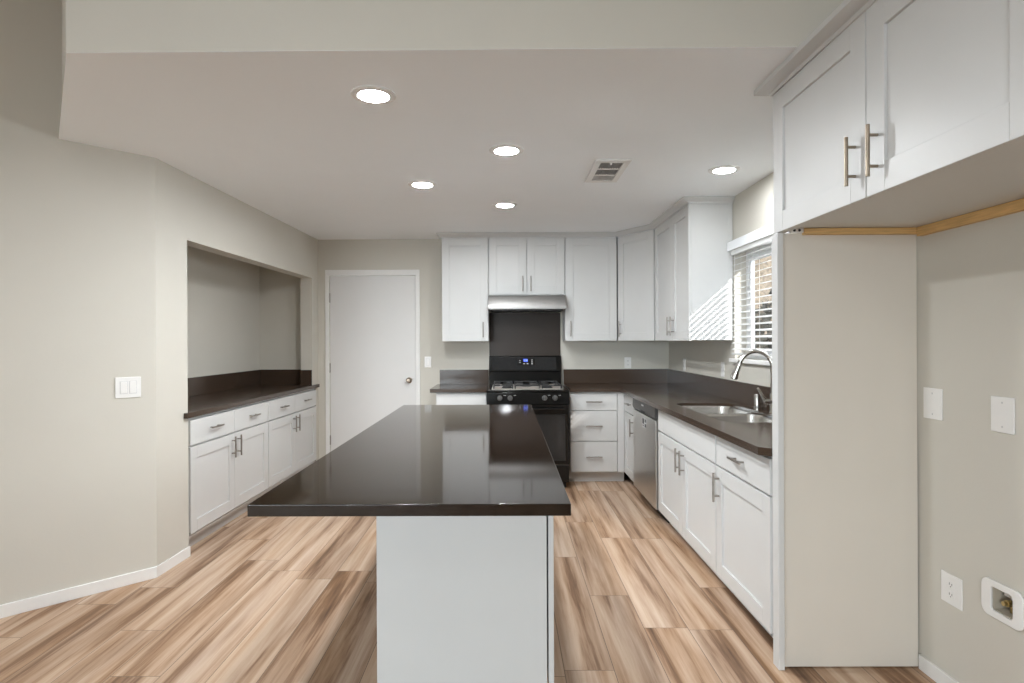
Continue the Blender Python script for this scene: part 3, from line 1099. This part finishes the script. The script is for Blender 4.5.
t = thing('window_blind', 'white horizontal slat blind hanging in the sink window', 'blind', (XW-.016, 3.91, WZ1))
O_ = Vector((XW-.016, 3.91, WZ1))
va, vb = WY0-.012-O_.y, WY1+.016-O_.y
MB().prism([(-.036, va), (-.036, vb), (.0155, vb), (.0155, vb-.008), (-.027, vb-.008), (-.027, va+.008), (.0155, va+.008), (.0155, va)], .006, .074, XY).build('valance', M['vinyl'], t, bevel=.002)
MB().box(-.025, .012, WY0-.004-O_.y, WY1-.030-O_.y, -.030, .004).build('head_rail', M['blind'], t)
sy = WY1-WY0-.06
slat_me = None
zs = []
z = -.060
while z > -(WZ1-WZ0)+.055:
    zs.append(z)
    z -= .0445
tilt = math.radians(16)
for i, z in enumerate(zs):
    if slat_me is None:
        b = MB()
        P0, P1 = [], []
        prof = [(-.0240, -.0012), (0, .0018), (.0240, -.0012), (.0240, .0014), (0, .0044), (-.0240, .0014)]
        for x, zz in prof:
            xr = x*math.cos(tilt)-zz*math.sin(tilt)
            zr = x*math.sin(tilt)+zz*math.cos(tilt)
            P0.append((xr, -sy/2, zr))
            P1.append((xr, sy/2, zr))
        o = b.loft([P0, P1]).build('slat', M['blind'], t)
        slat_me = o.data
    else:
        o = bpy.data.objects.new('slat', slat_me)
        C.objects.link(o)
        o.parent = t
    o.location = (0, 0, z)
MB().box(-.024, .024, -sy/2, sy/2, zs[-1]-.045, zs[-1]-.030).build('bottom_rail', M['blind'], t, bevel=.002)
for y in (3.42, 3.78, 4.10, 4.42):
    b = MB()
    for x in (-.0262, .0262):
        b.tube([(x*.94, y-O_.y, -.030), (x*.94, y-O_.y, zs[-1]-.03)], .0012, 6)
    b.build('ladder_cord', M['cord'], t)

# outside the window
struct(MB().box(1.95, 9.0, -6, 12, -.2, -.1).build('ground', M['earth']), 'pale concrete ground outside the sink window', 'ground')
struct(MB().box(1.89, 7.5, 6.85, 7.0, -.1, 4.2).build('wall_outside', M['stucco']), 'rough tan stucco house wall seen through the window', 'wall')
struct(MB().box(1.89, 2.02, 3.10, 3.24, -.1, 2.56).build('wall_sun_block', M['stucco']), 'unseen added wall limiting the sun at the sink window', 'wall')  # added out of view to block part of the sun
sh = thing('shrub_standin', 'added bush standing in for an unclear dark shape on the tan stucco wall, seen through the blind', 'shrub_standin', (3.05, 6.35, -.1))  # bush put in for a dark shape of unclear origin
b = MB()
random.seed(11)
for k in range(900):
    a, u_ = random.random()*2*PI, random.random()
    zc = .35+1.75*u_
    rmax = .52*math.sin(PI*min(1, .18+.80*u_))**.6
    rr = rmax*math.sqrt(random.random())
    c = Vector((rr*math.cos(a)*1.15, rr*math.sin(a)*.75, zc))
    d1 = Vector((random.gauss(0, 1), random.gauss(0, 1), random.gauss(0, 1))).normalized()
    d2 = d1.orthogonal().normalized()
    L_, w_ = .075, .032
    vv = [b.bm.verts.new(c+d1*L_), b.bm.verts.new(c+d2*w_), b.bm.verts.new(c-d1*L_), b.bm.verts.new(c-d2*w_)]
    b.bm.faces.new(vv)
b.build('foliage', M['leaf'], sh)
b = MB()
for k in range(5):
    a = 2*PI*k/5
    b.tube([(.03*math.cos(a), .03*math.sin(a), 0), (.10*math.cos(a), .08*math.sin(a), .6), (.26*math.cos(a), .18*math.sin(a), 1.5)], [.022, .016, .007], 8)
b.build('stem', M['bark'], sh)


# ------------------------------------------------------------------ wall plates (local frame: x right, y into wall, z up)
def plate(name, label, cat, loc, rotz, w=.072, h=.117, group=None):
    t = thing(name, label, cat, loc, rotz, group)
    MB().box(-w/2, w/2, -.006, -.0006, -h/2, h/2).build('cover_plate', M['plate'], t, bevel=.002)
    return t


def screws(t, zs_, x=0.):
    b = MB()
    for z in zs_:
        b.lathe([(0, 0), (.0035, 0), (.003, .0012), (0, .0014)], (x, -.006, z), (0, -1, 0), 10)
    b.build('screw', M['ventl'], t)


def rocker(t, x=0.):
    b = MB()
    b.box(x-.0165, x+.0165, -.0085, -.0058, -.033, .033)
    o = b.build('rocker', M['plate'], t, bevel=.0015)
    f = MB()
    f.prism(rrect(x-.0195, x+.0195, -.036, .036, .001, 1), -.0064, -.0058, XZ, holes=[rrect(x-.017, x+.017, -.0335, .0335, .001, 1)])
    f.build('rocker_frame', M['ventl'], t)
    return o


def outlet_face(t, x=0., face=True):
    for z in (-.0195, .0195):
        o = MB().prism(rrect(x-.017, x+.017, z-.0145, z+.0145, .012, 5), -.0075, -.0058, XZ).build('receptacle', M['plate'], t)
        b = MB()
        b.box(x-.0075, x-.0055, -.0080, -.0074, z-.002, z+.007)
        b.box(x+.0055, x+.0075, -.0080, -.0074, z-.002, z+.006)
        b.lathe([(0, 0), (.0022, 0), (.0022, .0006), (0, .0006)], (x, -.0074, z-.0075), (0, -1, 0), 8)
        b.build('slot', M['plate_slot'], o)


p = DW_(.144)
t = plate('light_switch', 'white double rocker switch on the angled left wall', 'light switch', (p.x, p.y, 1.12), math.atan2(-DT.y, -DT.x), w=.128)
rocker(t, -.023)
rocker(t, .023)
t = plate('light_switch', 'white single rocker switch on the back wall between door and range', 'light switch', (-.826, D, 1.149), 0)
rocker(t)
t = plate('wall_outlet', 'white outlet on the back wall right of the range under the cabinets', 'outlet', (1.297, D, 1.132), 0)
outlet_face(t)
t = plate('wall_outlet', 'white outlet on the right wall in the corner under the wall cabinet', 'outlet', (XW, 5.79, 1.135), ROT_R)
outlet_face(t)
t = plate('light_switch', 'white rocker switch on the right wall left of the window', 'light switch', (XW, 4.77, 1.138), ROT_R)
rocker(t)
t = plate('blank_plate', 'blank white wall plate close to the end panel in the alcove', 'wall plate', (XW, 2.428, 1.115), ROT_R, w=.104, h=.125, group='blank plates in the alcove')
screws(t, (-.042, .042))
t = plate('blank_plate', 'blank white wall plate at the right edge of the alcove wall', 'wall plate', (XW, 2.088, 1.112), ROT_R, w=.098, h=.125, group='blank plates in the alcove')
screws(t, (-.042, .042))
t = plate('wall_outlet', 'white outlet low on the alcove wall beside the water box', 'outlet', (XW, 2.330, .402), ROT_R, w=.108, h=.118)
outlet_face(t)

t = thing('water_supply_box', 'white recessed ice maker water box low on the alcove wall', 'supply box', (XW, 2.091, .456), ROT_R)
MB().prism(rrect(-.088, .088, -.066, .066, .030, 6), -.010, -.0006, XZ, holes=[rrect(-.046, .046, -.0415, .0415, .010, 4)]).build('flange', M['plate'], t, bevel=.003)
b = MB()
b.box(-.0455, .0455, .078, .081, -.041, .041)
b.box(-.0455, -.0435, -.0005, .078, -.041, .041)
b.box(.0435, .0455, -.0005, .078, -.041, .041)
b.box(-.0435, .0435, -.0005, .078, -.041, -.039)
b.box(-.0435, .0435, -.0005, .078, .039, .041)
b.build('recess', M['box_in'], t)
b = MB()
b.tube([(-.008, .040, -.0388), (-.008, .040, -.008)], .009, 12)
b.tube([(-.008, .074, -.006), (-.008, .016, -.006)], .012, 14)
b.tube([(-.008, .016, -.006), (-.008, .004, -.006)], .008, 12)
b.build('valve', M['brass'], t, label='brass water valve')
b = MB().tube([(-.008, .040, .0062), (-.008, .040, .014)], .007, 10)
b.box(-.032, .020, .028, .050, .0135, .022)
b.build('valve_handle', M['plate'], t, label='white valve lever')

# ------------------------------------------------------------------ ceiling lights and vent
LIGHTS = [(-.573, 2.611, 'round recessed ceiling light nearest the camera at the upper left'),
          (-.567, 4.112, 'round recessed ceiling light at the left, farther back than the nearest one'),
          (.010, 3.383, 'round recessed ceiling light in the middle row just left of the vent'),
          (.001, 4.753, 'round recessed ceiling light farthest back, in front of the range'),
          (1.392, 3.80, 'round recessed ceiling light at the right above the sink')]
LIVING_FILL = [(-2.3, -.7, 'added fill light in the high living area ceiling, front left'),  # lamps added out of view to brighten the foreground
          (-1.2, .0, 'added fill light in the high living area ceiling, front right'),
          (-2.5, -2.2, 'added fill light in the high living area ceiling, rear left'),
          (-1.0, -2.4, 'added fill light in the high living area ceiling, rear right')]
for x, y, lab in LIGHTS + LIVING_FILL:
    high = lab.find('high living') > 0
    t = thing('recessed_light', lab, 'ceiling light', (x, y, HIGH if high else CEIL), 0, 'added fill lights in the high ceiling' if high else 'recessed ceiling lights')
    MB().lathe([(.066, -.0008), (.098, -.0008), (.0975, -.004), (.088, -.0075), (.069, -.0095), (.066, -.008), (.066, -.0008)], seg=40).build('trim_ring', M['trim'], t)
    MB().lathe([(0, -.0012), (.0655, -.0012), (.0655, -.0060), (.03, -.0066), (0, -.0068)], seg=32).build('lens', M['lens_fill' if high else ('lens_sink' if x > 1 else 'lens_back' if y > 4.5 else 'lens')], t, label='glowing lens')

t = thing('ceiling_vent', 'white rectangular ceiling air vent with dark louvers', 'vent', (.650, 3.812, CEIL), 0)
vx, vy = .108, .248
MB().prism([(-vx, -vy), (vx, -vy), (vx, vy), (-vx, vy)], -.010, -.0008, XY,
           holes=[[(-.068, a), (.068, a), (.068, b_), (-.068, b_)] for a, b_ in ((-.195, -.075), (-.055, .065), (.085, .205))]).build('frame', M['trim'], t, bevel=.003)
for (a, b_, m_) in ((-.195, -.075, 'vent'), (-.055, .065, 'vent'), (.085, .205, 'ventl')):
    b = MB()
    b.box(-.0675, .0675, a+.0005, b_-.0005, -.0030, -.0010)
    n_ = 9
    for k in range(n_):
        x = -.060+.120*k/(n_-1)
        b.box(x-.0018, x+.0018, a+.0005, b_-.0005, -.0085, -.0030)
    b.build('louver', M[m_], t)
MB().box(-.012, -.006, -.215, -.200, -.022, -.010).build('lever', M['trim'], t)
